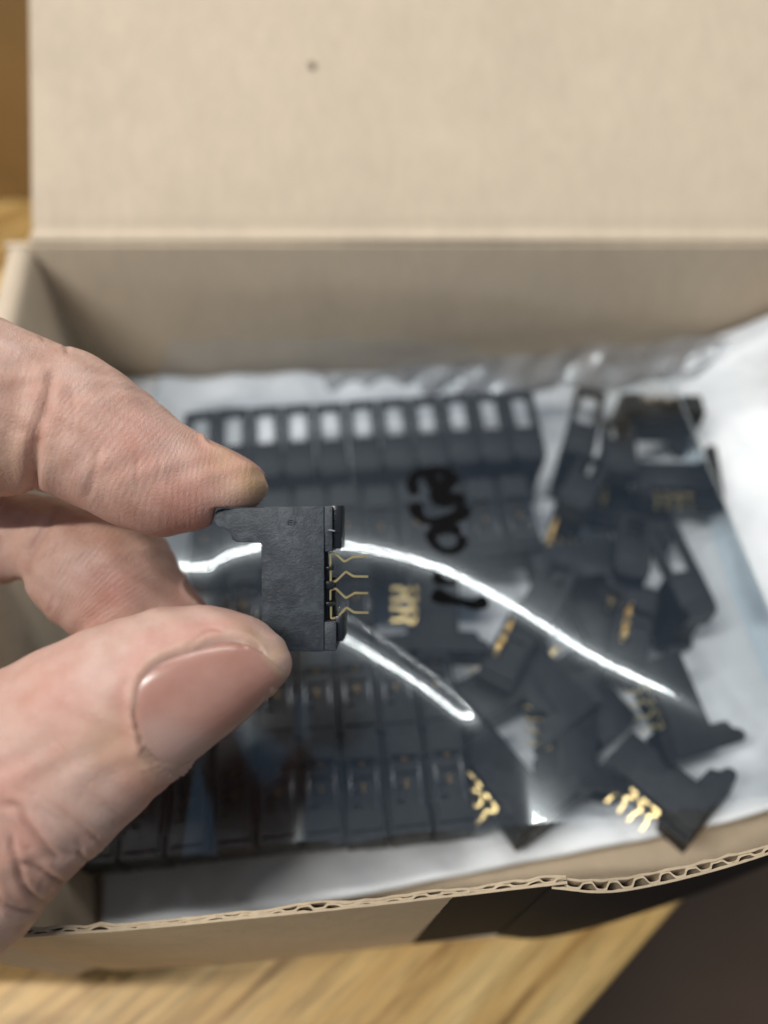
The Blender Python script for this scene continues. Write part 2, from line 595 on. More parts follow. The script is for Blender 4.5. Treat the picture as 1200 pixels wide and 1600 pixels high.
def board(name, path, ztop, z0, T, mat_o, mat_i, seed, flute_depth=9.0, lean=0.0):
    """a fluted board along a path (travelling left to right, outside on the right of travel)"""
    rng = np.random.RandomState(seed)
    p = cat(path, 220)
    L = np.concatenate([[0], np.cumsum(np.linalg.norm(np.diff(p, axis=0), axis=1))])
    m = int(L[-1] / 0.30)
    s = np.linspace(0, L[-1], m)
    p = np.stack([np.interp(s, L, p[:, k]) for k in (0, 1)], 1)
    nr = normals2(p)
    def wob(a, sc_):
        k = rng.randn(int(L[-1] / sc_) + 6)
        return a * np.interp(s / sc_, np.arange(len(k)), k)
    lt = 0.38                                        # liner thickness
    zt = ztop + wob(0.10, 3.0) + wob(0.05, 0.9)
    opn = np.clip(0.28 + wob(0.32, 6.0) + wob(0.22, 2.0), 0.0, 1.0)      # crushed more or less
    Tloc = T * (0.66 + 0.36 * opn)
    parts = []
    # outer and inner liner: closed strips
    for nm, o0, o1, mt in (('outer_liner', 0 * s, lt + wob(0.05, 1.0), mat_o),
                           ('inner_liner', Tloc - lt + wob(0.05, 1.0), Tloc, mat_i)):
        zz = zt + wob(0.06, 1.4)
        V, Fc = [], []
        for k in range(m):
            for o_, z_ in ((o0[k], z0), (o0[k], zz[k] - 0.06), (o0[k] + 0.07, zz[k]), (o1[k] - 0.07, zz[k] + 0.02), (o1[k], zz[k] - 0.05), (o1[k], z0)):
                lx = lean * (z_ - z0)
                V.append((p[k, 0] + nr[k, 0] * (o_ - lx), p[k, 1] + nr[k, 1] * (o_ - lx), z_))
        for k in range(m - 1):
            a, c_ = k * 6, (k + 1) * 6
            for j in range(5):
                Fc.append((a + j, c_ + j, c_ + j + 1, a + j + 1))
        Fc.append((0, 1, 2, 3, 4, 5))
        q = (m - 1) * 6
        Fc.append((q + 5, q + 4, q + 3, q + 2, q + 1, q))
        o = mesh_obj(nm, V, Fc, mt)
        me = o.data
        me.materials.append(M['card_edge'])
        idx = np.zeros(len(me.polygons), int)
        for k in range(m - 1):
            for j in (1, 2, 3):
                idx[k * 5 + j] = 1
        me.polygons.foreach_set("material_index", idx)
        parts.append(o)
    # wavy medium
    wl = 4.2
    ph = 2 * math.pi * (s + wob(0.25, 4.0)) / wl
    amp = (Tloc / 2 - lt - 0.02)
    mid = Tloc / 2
    wv = np.tanh(2.2 * np.sin(ph)) / np.tanh(2.2)
    V, Fc = [], []
    zz = zt - 0.12 + wob(0.12, 0.8)
    for k in range(m):
        oo = mid[k] + amp[k] * wv[k]
        for o_, z_ in ((oo - 0.21, zz[k] - flute_depth), (oo - 0.21, zz[k]), (oo + 0.21, zz[k]), (oo + 0.21, zz[k] - flute_depth)):
            lx = lean * (z_ - z0)
            V.append((p[k, 0] + nr[k, 0] * (o_ - lx), p[k, 1] + nr[k, 1] * (o_ - lx), z_))
    for k in range(m - 1):
        a, c_ = k * 4, (k + 1) * 4
        for j in range(3):
            Fc.append((a + j, c_ + j, c_ + j + 1, a + j + 1))
    parts.append(mesh_obj('fluting', V, Fc, M['card_edge']))
    wall = empty(name, (p[m // 2, 0], p[m // 2, 1], z0))
    for o in parts:
        o.parent = wall
        o.matrix_parent_inverse = Matrix.Translation(-Vector((p[m // 2, 0], p[m // 2, 1], z0)) * S)
    boxpart(wall)
    return wall


ZT = 69.0
fl_px = [(-45, 1466), (10, 1466), (60, 1463), (200, 1454), (400, 1435), (600, 1414), (740, 1398), (887, 1381)]
fr_px = [(862, 1389), (884, 1391), (935, 1396), (1000, 1389), (1100, 1366), (1200, 1336), (1300, 1301), (1400, 1262), (1520, 1212), (1640, 1160)]
pathL = [onz(u, v, ZT)[:2] for u, v in fl_px]
pathR = [onz(u, v, ZT - 0.6)[:2] for u, v in fr_px]
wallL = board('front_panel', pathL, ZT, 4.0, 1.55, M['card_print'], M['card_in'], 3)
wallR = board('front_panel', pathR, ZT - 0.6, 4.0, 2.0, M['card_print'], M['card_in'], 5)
FL = np.array(pathL[0])
FR = np.array(pathR[-1])
RL = np.array([-94.0, 172.0])
RR = np.array([FR[0] + 14, 172.0])


def sweep(name, path2, prof, mat):
    """profile (n, z) swept along a plan path, n to the left of travel"""
    p = np.asarray(path2)
    nr = normals2(p)
    k = len(prof)
    V, Fc = [], []
    for i in range(len(p)):
        for o_, z_ in prof:
            V.append((p[i, 0] + nr[i, 0] * o_, p[i, 1] + nr[i, 1] * o_, z_))
    for i in range(len(p) - 1):
        for j in range(k):
            a, c_ = i * k, (i + 1) * k
            Fc.append((a + j, c_ + j, c_ + (j + 1) % k, a + (j + 1) % k))
    Fc.append(list(range(k)))
    Fc.append(list(range((len(p) - 1) * k, len(p) * k))[::-1])
    o = mesh_obj(name, V, Fc, mat, smooth=True)
    bm = bmesh.new(); bm.from_mesh(o.data)
    bmesh.ops.recalc_face_normals(bm, faces=bm.faces)
    bm.to_mesh(o.data); bm.free()
    o.data.set_sharp_from_angle(angle=math.radians(50))
    return o


# rolled-over side walls, thick and round on top
def rolled(th, zt, z0=4.2):
    pr = [(0, z0), (0, zt - th / 2)]
    for a in np.linspace(0, math.pi, 9)[1:-1]:
        pr.append((th / 2 - th / 2 * math.cos(a), zt - th / 2 + th / 2 * math.sin(a)))
    return pr + [(th, zt - th / 2), (th, z0)]


mid = (FL + RL) / 2 + np.array([-5.0, -1.0])
pl = cat([FL + (-1.2, 0.8), (FL * 0.75 + RL * 0.25) + (-3.6, 0), mid, (FL * 0.25 + RL * 0.75) + (-3.6, 0), RL + (-0.3, -0.1)], 60)
boxpart(sweep('side_panel', pl, rolled(7.0, ZT - 1.0), M['card_in']))
pr_ = cat([RR + (0.5, -1.0), (RR + FR) / 2 + (3, 0), FR + (1.0, 1.0)], 40)
boxpart(sweep('side_panel', pr_, rolled(7.0, ZT - 1.0), M['card_in']))
# rear wall and lid
b = MB()
b.box(RL[0] - 7.5, RR[0] + 7.5, 172.0, 174.0, 4.2, ZT - 0.9)
boxpart(b.obj('rear_panel', M['card_in'], bevel=0.5))
ld = np.array([0.0, ST, CT])        # lid leans far back
lnn = np.array([0.0, CT, -ST])      # through its thickness, away from the camera
h0 = np.array([0, 172.2, ZT])
sp_ = [0, 0.5, 1.2, 2.2, 3.4, 5.0, 8.0, 30, 66, 110, 150]
ins = [0.9, 0.2, 0.0, 0.25, 0.9, 0.45, 0.1, 0.0, 0.0, 0.2, 0.6]     # the folded crease along the hinge
V, Fc = [], []
NX = 24
for k, (s_, i_) in enumerate(zip(sp_, ins)):
    xl = -93.6 - 0.010 * s_ - (0.5 if s_ < 3 else 0)
    xr = RR[0] - 0.01 * s_
    for j in range(NX + 1):
        f_ = j / NX
        x = xl + (xr - xl) * f_
        bow = 0.9 * math.sin(math.pi * f_) * (s_ / 150) + 0.25 * math.sin(f_ * 9 + s_ * .05)
        for th in (0, 1):
            q = h0 + ld * s_ + lnn * (i_ + bow + th * 2.0)
            V.append((x, q[1], q[2]))
row = (NX + 1) * 2
for k in range(len(sp_) - 1):
    for j in range(NX):
        a = k * row + j * 2
        c_ = a + row
        Fc.append((a, a + 2, c_ + 2, c_))
        Fc.append((a + 1, c_ + 1, c_ + 3, a + 3))
    for j in (0, NX):
        a = k * row + j * 2
        Fc.append((a, a + row, a + row + 1, a + 1))
for k in (0, len(sp_) - 1):
    for j in range(NX):
        a = k * row + j * 2
        Fc.append((a, a + 1, a + 3, a + 2))
lid = mesh_obj('lid', V, Fc, M['card_in'], smooth=True)
lid.data.set_sharp_from_angle(angle=math.radians(50))
boxpart(lid)
# speck on the lid
sp = at(487, 100, 197.3)
b = MB()
ring = [(1.0 * math.cos(a) * (1 + .2 * math.sin(3 * a)), 0.9 * math.sin(a)) for a in np.linspace(0, 2 * math.pi, 11)[:-1]]
ex = np.array([1.0, 0, 0])
vs = [tuple(sp + ex * x + ld * y - lnn * 0.0) for x, y in ring] + [tuple(sp + ex * x + ld * y + lnn * 1.2) for x, y in ring]
b.add(vs, [list(range(10)), list(range(10, 20))[::-1]] + [(i, (i + 1) % 10, (i + 1) % 10 + 10, i + 10) for i in range(10)])
o = b.obj('speck', simple('brown_speck', (0.30, 0.24, 0.17), 0.8))
o.parent = lid
# base
b = MB()
poly = [tuple(FL + (-4, 0.5)), tuple(onz(600, 1414, ZT)[:2] + (0, 0.4)), tuple(onz(1000, 1389, ZT)[:2] + (0, 1.0)), tuple(FR + (5, 0)), tuple(RR + (5, 1.5)), tuple(RL + (-5, 1.5))]
b.prism(poly, 0.3, 4.0)
boxpart(b.obj('base_panel', M['card_in'], bevel=0.5))

# ------------------------------------------------------------------ foam liner
cFL, cFR, cRL, cRR = FL + (-1.0, 4), FR + (-3, 4), RL + (-0.5, -2.5), RR + (-2.5, -2.5)


def inside(a, b_):
    return (cFL * (1 - a) + cFR * a) * (1 - b_) + (cRL * (1 - a) + cRR * a) * b_


na, nb = 130, 110
V, Fc = [], []
rs = np.random.RandomState(4)
for i in range(na + 1):
    for j in range(nb + 1):
        a, b_ = i / na, j / nb
        x, y = inside(a, b_)
        if b_ < 0.14:                      # the front wall bows
            pass
        rise = 20 * (1 - smooth01((1 - b_) / 0.20)) * (0.6 + 0.4 * a) + 20 * (1 - smooth01((1 - a) / 0.22)) + 12 * (1 - smooth01(b_ / 0.10)) * a
        z = 9 + rise + 0.5 * math.sin(x * .31 + y * .17) + 0.45 * math.sin(x * .12 - y * .27 + 1) + 0.5 * math.exp(-((x - 78 + (y - 90) * .3) / 2.0) ** 2) * 3.0
        V.append((x, y, z))
for i in range(na):
    for j in range(nb):
        a = i * (nb + 1) + j
        Fc.append((a, a + nb + 1, a + nb + 2, a + 1))
nv = len(V)
V += [(x, y, z - 1.8) for x, y, z in V]
Fc2 = [tuple(q + nv for q in f[::-1]) for f in Fc]
rim = []
for i in range(na):
    a = i * (nb + 1); c_ = a + nb + 1
    rim += [(a, a + nv, c_ + nv, c_), (a + nb, c_ + nb, c_ + nb + nv, a + nb + nv)]
for j in range(nb):
    a = j; c_ = na * (nb + 1) + j
    rim += [(a, a + 1, a + 1 + nv, a + nv), (c_, c_ + nv, c_ + 1 + nv, c_ + 1)]
fo = mesh_obj('foam_sheet', V, Fc + Fc2 + rim, M['foam'], smooth=True)
tag(fo, 'thin white foam sheet lining the inside of the cardboard box', 'foam sheet')

# ------------------------------------------------------------------ connector
def cpx(u, v):
    return ((u - 466) / 10.2, -(v - 905) / 10.2)


TH = 8.7      # thickness


def make_connector(detail, windowed=False, flush=False):
    root = empty('connector')
    MP = M['plastic'] if detail else M['plastic_shaded']
    MG = M['gloss'] if detail else M['plastic_shaded']
    Lp = [cpx(*q) for q in [(333, 814), (334, 803), (339, 797), (348, 795), (420, 793), (506, 790.5), (506, 1018), (409, 1018), (408, 848), (370, 847.5), (362, 843), (359, 832), (352, 827), (340, 823)]]
    b = MB()
    if not windowed:
        b.prism(Lp, -2.1, 0.0)
        b.prism(Lp, -TH, -TH + 2.1)
    x0, y0 = cpx(409, 1017); x1, y1 = cpx(505, 791.5)
    b.box(x0 + .05, x1, y0, y1, -TH + 1.5, -1.5)
    xa, ya = cpx(334.5, 821); xb, yb = cpx(348, 797)
    if not windowed:
        b.box(xa, xb, ya, yb, -TH + 1.5, -1.5)
    else:
        b = MB()
        b.box(x0, x1, y0, y1, -TH, 0)
        fr = MB()
        xa, ya = cpx(268, 816); xb, yb = cpx(411, 793)
        fr.box(xa, xb, ya, yb, -2.1, -0.02)
        fr.box(xa, xb, ya, yb, -TH + 0.02, -TH + 2.1)
        fr.box(xa + 0.03, xa + 1.8, ya + .03, yb - .03, -TH + 2.0, -2.0)
        fr.obj('window_loop', MP, root, bevel=0.2)
    body = b.obj('body', MP, root, bevel=0.13 if detail else 0.32)
    # cover strip of the contact side, above and below the contacts
    b = MB()
    for (u0, u1, v0, v1) in ((505.5, 519, 791, 862), (505.5, 525, 972, 1017.5)):
        xa, ya = cpx(u0, v1); xb, yb = cpx(u1, v0)
        b.box(xa, xb, ya, yb, -TH + 0.3, -0.3)
    b.obj('cover_strip', MP, root, bevel=0.15 if detail else 0)
    for (u0, u1, v0, v1) in ((516, 532.5, 789, 858), (523, 536.5, 963.5, 1003.5)):
        b = MB()
        xa, ya = cpx(u0, v1); xb, yb = cpx(u1, v0)
        b.box(xa, xb, ya, yb, -TH + 1.0, -1.1)
        t = b.obj('locking_tab', MG, root, bevel=0.2 if detail else 0)
        if detail and v0 < 900:
            b = MB()
            rr = random.Random(3)
            for k in range(9):
                vv = 797 + k * 3.7
                ux = 518.5 + rr.random() * 1.5
                xa, ya = cpx(ux, vv + 1.1); xb, yb = cpx(ux + 6.5 + 2.5 * rr.random(), vv)
                b.box(xa, xb, ya, yb, -1.15, -1.02)
                if k % 2 == 0:
                    xa, ya = cpx(ux + 3, vv + 3.0); xb, yb = cpx(ux + 4, vv)
                    b.box(xa, xb, ya, yb, -1.15, -1.03)
            b.obj('embossed_mark', MG, t, bevel=0.03, seg=1)
    # insulating bars between the contacts
    for v0, v1 in ((909, 922), (942, 949), (886, 892)):
        b = MB()
        xa, ya = cpx(505, v1); xb, yb = cpx(520, v0)
        b.box(xa, xb, ya, yb, -TH + 1.6, -1.0)
        b.obj('contact_separator', MG, root, bevel=0.15 if detail else 0)
    b = MB()
    xa, ya = cpx(505.4, 972.5); xb, yb = cpx(511, 861.5)
    b.box(xa, xb, ya, yb, -TH + 1.2, -2.2)
    xa, ya = cpx(511, 972.5); xb, yb = cpx(521, 905)
    b.box(xa, xb, ya, yb, -TH + 1.2, -3.6)
    b.obj('contact_block', MG, root)
    if flush and not windowed:        # moulded collar round the contacts
        b = MB()
        xa, ya = cpx(519, 974); xb, yb = cpx(528, 860)
        for q in ((xa, xb, ya - 2.2, ya - 1.6, -TH + 1.3, -1.3), (xa, xb, yb + 1.6, yb + 2.2, -TH + 1.3, -1.3),
                  (xa, xb, ya - 1.65, yb + 1.65, -TH + 1.25, -TH + 1.9), (xa, xb, ya - 1.65, yb + 1.65, -1.9, -1.25)):
            b.box(*q)
        b.obj('collar', M['collar'], root, bevel=0.25)
    # gold pins: flat bent strips
    pins = [
        [(514.5, 886), (514.5, 867), (522, 865.5), (536.5, 879), (549, 871.5), (572, 870)],
        [(515.0, 891), (515.0, 911), (523, 910), (539, 894.3), (551, 902), (574.5, 902.3)],
        [(514.5, 940), (514.5, 923.5), (523, 921.3), (539, 936.5), (553, 928.3), (574.5, 928.5)],
        [(515.5, 949), (515.5, 969), (525, 967), (540, 951), (552, 959), (575, 959.3)],
    ]
    for k, pp in enumerate(pins):
        if flush:
            pp = [pp[1], (pp[2][0] + 3, pp[1][1] + (1.5 if k % 2 else -1.5))]
        pt = np.array([cpx(*q) for q in pp])
        # round the bends
        q = []
        for i, p_ in enumerate(pt):
            if 0 < i < len(pt) - 1:
                a_ = p_ + (pt[i - 1] - p_) / np.linalg.norm(pt[i - 1] - p_) * 0.22
                c_ = p_ + (pt[i + 1] - p_) / np.linalg.norm(pt[i + 1] - p_) * 0.22
                q += [a_, (a_ + c_ + 2 * p_) / 4, c_]
            else:
                q.append(p_)
        q = np.array(q)
        nr = normals2(q)
        hw = 0.17
        zc, hz = (-1.9, 0.32) if not flush else (-TH / 2, 0.5)
        V, Fc = [], []
        m = len(q)
        for i in range(m):
            hz_ = hz if i < m - 1 else hz * 0.7
            for sx, sz in ((1, 1), (1, -1), (-1, -1), (-1, 1)):
                V.append((q[i, 0] + nr[i, 0] * hw * sx, q[i, 1] + nr[i, 1] * hw * sx, zc + hz_ * sz))
        for i in range(m - 1):
            for j in range(4):
                a_ = i * 4 + j; b2 = i * 4 + (j + 1) % 4
                Fc.append((a_, b2, b2 + 4, a_ + 4))
        Fc += [(3, 2, 1, 0), ((m - 1) * 4, (m - 1) * 4 + 1, (m - 1) * 4 + 2, (m - 1) * 4 + 3)]
        bb = MB(); bb.add(V, Fc)
        bb.obj('pin', M['brass'] if flush else M['gold'], root, bevel=0.05 if detail else 0, seg=1)
    if detail:
        b = MB()        # small moulded mark on the face
        for (u0, u1, v0, v1) in ((449, 451, 812, 820), (452, 457, 812, 813.5), (452, 457, 815.5, 817), (452, 457, 819, 820.5), (459, 461, 811.5, 820), (461, 464, 815, 816.5)):
            xa, ya = cpx(u0, v1); xb, yb = cpx(u1, v0)
            b.box(xa, xb, ya, yb, -0.3, 0.13)
        b.obj('moulded_mark', MP, body, bevel=0.05, seg=1)
        b = MB()        # torn burr at the edge of the cover strip
        q = [cpx(*p_) for p_ in [(511, 828), (516, 826.8), (524.5, 829), (523, 831), (515, 829.8)]]
        b.prism(q, -0.35, 0.10)
        b.obj('burr', M['scuff'], body, bevel=0.05, seg=1)
        b = MB()        # raised seam
        xa, ya = cpx(505.2, 862); xb, yb = cpx(506.4, 832)
        b.box(xa, xb, ya, yb, -0.4, 0.06)
        b.obj('seam', MP, body, bevel=0.05, seg=1)
    return root


def copy_tree(o, parent=None):
    c = o.copy()
    col.objects.link(c)
    if parent:
        c.parent = parent
    for ch in list(o.children):
        copy_tree(ch, c)
    return c


held = make_connector(True)
pos = at(466, 905, 114.0)
# face of the held connector looks at the lens
rot = Matrix(((1, 0, 0), (0, ST, -CT), (0, CT, ST))).to_4x4()     # columns: right, up, towards the lens
held.matrix_world = Matrix.Translation(Vector(pos) * S) @ rot @ Matrix.Rotation(math.radians(-1.5), 4, 'Y')
tag(held, 'scuffed black plastic connector with four bent gold pins pinched in the fingertips', 'connector')

proto = make_connector(False)
protow = make_connector(False, True, True)
protof = make_connector(False, False, True)
used = {}


def put(x, y, z, M3, label, group, src=None):
    """place a bagged connector: M3 columns are where its X (pins), Y (arm side) and Z (thickness) axes point; x,y,z the centre of its body"""
    src = src or proto
    o = copy_tree(src) if used.get(src.name) else src
    used[src.name] = True
    m = Matrix(M3).transposed().to_4x4()
    off = Vector((-1.5, -0.4, -TH / 2)) * S
    o.matrix_world = Matrix.Translation(Vector((x, y, z)) * S) @ m @ Matrix.Translation(-off)
    tag(o, label, 'connector', group)
    return o


ORD = ['first', 'second', 'third', 'fourth', 'fifth', 'sixth', 'seventh', 'eighth', 'ninth', 'tenth', 'eleventh']
TILT = math.radians(5.0)
ct, st = math.cos(TILT), math.sin(TILT)


def plan(dx, dy):
    return Vector((dx * ct - dy * st, dx * st + dy * ct, 0))


PIT = 9.0
rj = random.Random(11)
# rear row: standing, arm loops away from the viewer with their windows open
end = onz(828, 612, 32)          # far end of the arm of the last one
for k in range(11):
    j = rj.uniform(-0.5, 0.5)
    fan = math.radians(1.2 * (5 - k) * 0 - 4 + 0.9 * k)           # they fan out a little
    d = plan(-PIT * (k + 0.5), -17.9 + j * 0.6)
    c = Vector((end[0], end[1], 0)) + d
    X = Vector((math.sin(fan * 0.5) + st, -1, 0)).normalized()
    Zv = X.cross(Vector((0, 0, 1))).normalized()
    put(c.x, c.y, 21.5 + 0.15 * j, [X, Vector((0, 0, 1)), Zv],
        f'black connector standing {ORD[k]} from the right end of the rear row with open windows', 'connectors in the rear row', protow)
# the rows in front of it: contact side up
rows = [(838, 802, 10, 'second row from the back', 31.0), (585, 925, 4, 'middle row', 30.0), (712, 1060, 8, 'second row from the front', 29.5), (734, 1210, 9, 'front row', 29.0)]
for u, v, cnt, nm, zt in rows:
    e = onz(u, v, zt)
    for k in range(cnt):
        j = rj.uniform(-1, 1)
        c = Vector((e[0], e[1], 0)) + plan(-PIT * (k + 0.5), 0.35 * j)
        a = TILT + 0.012 * j
        Y = Vector((-math.sin(a), math.cos(a), 0))
        X = Vector((0.02 * j, 0, 1)).normalized()
        Zv = X.cross(Y).normalized()
        Y = Zv.cross(X)
        put(c.x, c.y, zt - 6.5 + 0.3 * j, [X, Y, Zv],
            f'connector contact side up, {ORD[k]} from the right end of the {nm}', f'connectors in the {nm}', protof)

UP = Vector((0, 0, 1))


def flat(u, v, z, ang, label, flip=False, tilt=(0, 0)):
    p_ = onz(u, v, z + 4)
    a = math.radians(ang)
    X = Vector((math.cos(a), math.sin(a), tilt[0])).normalized()
    Zv = Vector((0, 0, -1 if flip else 1)) + Vector((0, 0, 0))
    Y = Zv.cross(X).normalized()
    Y = (Y + Vector((0, 0, tilt[1]))).normalized()
    Zv = X.cross(Y).normalized()
    Y = Zv.cross(X)
    put(p_[0], p_[1], z, [X, Y, Zv], label, 'loose connectors')


def pinup(u, v, z, ang, label, lean=0.0):
    p_ = onz(u, v, z + 6)
    a = math.radians(ang)
    Y = Vector((math.cos(a), math.sin(a), 0))
    X = (UP + lean * Vector((-Y.y, Y.x, 0))).normalized()
    Zv = X.cross(Y).normalized()
    Y = Zv.cross(X)
    put(p_[0], p_[1], z, [X, Y, Zv], label, 'loose connectors')


def stand(u, v, z, ang, label, src=None):
    p_ = onz(u, v, z + 8)
    a = math.radians(ang)
    X = Vector((math.cos(a), math.sin(a), 0))
    put(p_[0], p_[1], z, [X, UP, X.cross(UP)], label, 'loose connectors', src)


pinup(1030, 637, 27, -2, 'loose connector with contacts up at the far corner near the rear wall')
stand(905, 690, 22, 252, 'loose connector standing just beyond the right end of the rear row', protow)
flat(1060, 742, 26, 258, 'loose connector lying flat with gold pins towards the viewer by the white foam', tilt=(0.10, 0.2))
stand(965, 715, 22, 262, 'dark loose connector standing left of the flat one by the foam')
stand(905, 770, 22, 240, 'dark loose connector standing past the right end of the second row')
flat(985, 790, 16, 80, 'dark loose connector lying low between the standing ones', flip=True)
stand(1070, 925, 22, 280, 'loose connector with its window open at the right edge of the heap', protow)
stand(985, 870, 22, 255, 'loose connector standing beside the one with the open window')
flat(900, 880, 25, 100, 'loose connector lying above the bright streak in the bag', flip=True)
flat(930, 960, 16, 20, 'loose connector lying low beside the end of the bright streak', flip=True)
pinup(990, 985, 22, 70, 'loose connector with gold contacts up at the end of the bright streak')
flat(1062, 1092, 25, 196, 'loose connector lying flat at the right end of the bright streak', tilt=(0.12, -0.2))
flat(1040, 1215, 20, 222, 'loose connector with arm out over the white foam nearest the front corner', tilt=(-0.10, 0.22))
flat(800, 1210, 22, 214, 'loose connector lying flat next to the right end of the front row', tilt=(-0.16, 0.18))
flat(898, 1150, 19, 172, 'loose connector with pins pointing left between the two flat ones', tilt=(0.22, 0.1))
flat(930, 1080, 14, 215, 'loose connector wedged low under the streak with its face up', flip=True)
flat(690, 948, 27, 176, 'loose connector whose pins point at the held connector under the film', tilt=(0.0, 0.0))
pinup(800, 1010, 23, 60, 'loose connector with contacts up under the bright streak')
flat(770, 1085, 20, 120, 'loose connector half hidden past the second row from the front', flip=True)
flat(850, 1065, 20, 40, 'loose connector in the dark gap under the bright streak', flip=True)
stand(850, 940, 22, 240, 'loose connector standing under the middle of the bright streak')

# ------------------------------------------------------------------ clear plastic bag
bag = empty('plastic_bag', (5, 90, 11))
tag(bag, 'clear plastic bag glinting over the black connectors, black marker writing on it', 'bag')


def bagpart(o):
    o.parent = bag
    o.matrix_parent_inverse = Matrix.Translation(-Vector((5, 90, 11)) * S)
    return o


R1 = cat([onz(u, v, 48.5)[:2] for u, v in [(300, 945), (312, 905), (345, 868), (400, 851), (470, 843), (540, 844), (640, 866), (720, 896), (800, 941), (900, 1008), (1005, 1062), (1120, 1118)]], 175)


def dist_path(px, py, path):
    d2 = (px[..., None] - path[:, 0]) ** 2 + (py[..., None] - path[:, 1]) ** 2
    i = d2.argmin(-1)
    t = i / (len(path) - 1)
    return np.sqrt(d2.min(-1)), t


bx0, bx1, by0, by1 = -72.0, 98.0, 27.0, 167.0


ALPHA = 20.0          # the far tube stands this many degrees off the zenith
_o = np.argsort(R1[25:, 0])
R1x, R1y = R1[25:, 0][_o], R1[25:, 1][_o]
_k = np.ones(9) / 9
R1y = np.convolve(np.pad(R1y, 4, mode='edge'), _k, 'valid')


def film_z(x, y):
    x = np.asarray(x, float); y = np.asarray(y, float)
    # the bag lies on its rows and sinks to the foam at its edges
    left = smooth01((x + 72) / 14)
    right = smooth01((97 - 0.05 * (y - 40) - x) / 13)
    m = left * right
    # taut film, very slightly domed; its slope decides where the tubes mirror
    y1 = np.interp(x, R1x, R1y)
    beta = np.degrees(np.arctan2(y1, 150.0))
    c = (beta - ALPHA) / 2
    dy = y - y1
    A1 = np.where(dy > 0, 2.4, 7.8)
    L1 = np.where(dy > 0, 2.6, 7.5)
    lc = lambda q: np.log(np.cosh(np.clip(q, -40, 40)))
    z = 48.0 + np.tan(np.radians(1)) * (c * dy - A1 * L1 * lc(dy / L1))
    # a second fold below the first, with a sharp crease above it
    FOLD = np.clip(17.0 + 0.42 * (x + 8), 12.0, 34.0)
    d2 = np.minimum(dy, -FOLD)
    i2 = -4.0 * (d2 + FOLD) - 6.0 * 4.0 * (lc((d2 + FOLD + 5) / 4.0) - lc(5 / 4.0))
    i1 = -7.8 * 7.5 * (lc(d2 / 7.5) - lc(FOLD / 7.5))
    w2 = smooth01((x + 34) / 20) * (1 - smooth01((x - 13) / 15))
    z = z + np.tan(np.radians(1)) * (i2 - i1) * w2
    wr = 0.05 * np.sin(x * 0.13 + y * 0.10) + 0.02 * np.sin(x * 0.11 - y * 0.21 + 1.3)
    # crumples near the edges only
    ed = 0.5 * np.sin(x * 0.45 + 0.6 * np.sin(y * 0.2) + y * 0.16) + 0.4 * np.sin(y * 0.5 - x * 0.2)
    return 13 + (z - 13) * m + wr * m + ed * (1 - m) * 0.8


nx, ny = 420, 380
gx, gy = np.meshgrid(np.linspace(bx0, bx1, nx), np.linspace(by0, by1, ny), indexing='ij')
gz = np.concatenate([film_z(gx[i:i + 20], gy[i:i + 20]) for i in range(0, nx, 20)])
V = np.stack([gx, gy, gz], -1).reshape(-1, 3)
ii, jj = np.meshgrid(np.arange(nx - 1), np.arange(ny - 1), indexing='ij')
a = (ii * ny + jj).ravel()
Fc = np.stack([a, a + ny, a + ny + 1, a + 1], 1)
cutl = 154.0 - 3.0 * smooth01((V[:, 0] - 8) / 30) + 0.7 * np.sin(V[:, 0] * 0.4)      # outline of the bag's far side
cutf = 30.0 + 0.075 * V[:, 0] + 0.5 * np.sin(V[:, 0] * 0.3)
keep = (V[:, 1] < cutl) & (V[:, 1] > cutf)
Fc = Fc[keep[Fc[:, 0]]]
fo = mesh_obj('film', V, Fc, M['film'], smooth=True)
bagpart(fo)

# cloudy hem of the bag, crumpled up against the rear wall
top_px = [(230, 628), (255, 622), (330, 603), (460, 588), (600, 571), (760, 556), (900, 541), (1040, 529), (1180, 518), (1290, 512)]
V, Fc = [], []
nn = 240
tp = []
for u, v in top_px:
    r_ = ray(u, v); t = 168.5 / r_[1]
    tp.append((np.array([0, 0, CAMH]) + r_ * t))
tp = cat(tp, nn)
kk = 12
for i in range(nn):
    x, y, z = tp[i]
    for j in range(kk + 1):
        f_ = j / kk
        yy = y - 1.0 - 6 * f_ ** 1.3 + 1.3 * math.sin(x * 0.55 + f_ * 3) * math.sin(f_ * 3.1) + 0.8 * math.sin(x * 0.23 + 2 * f_)
        zz = z - 9.0 * f_ + 1.0 * math.sin(x * 0.37 + 5 * f_) * math.sin(math.pi * f_)
        V.append((x, min(yy, 171.2), zz))
for i in range(nn - 1):
    for j in range(kk):
        a = i * (kk + 1) + j
        Fc.append((a, a + 1, a + kk + 2, a + kk + 1))
bagpart(mesh_obj('hem', V, Fc, M['hem'], smooth=True))

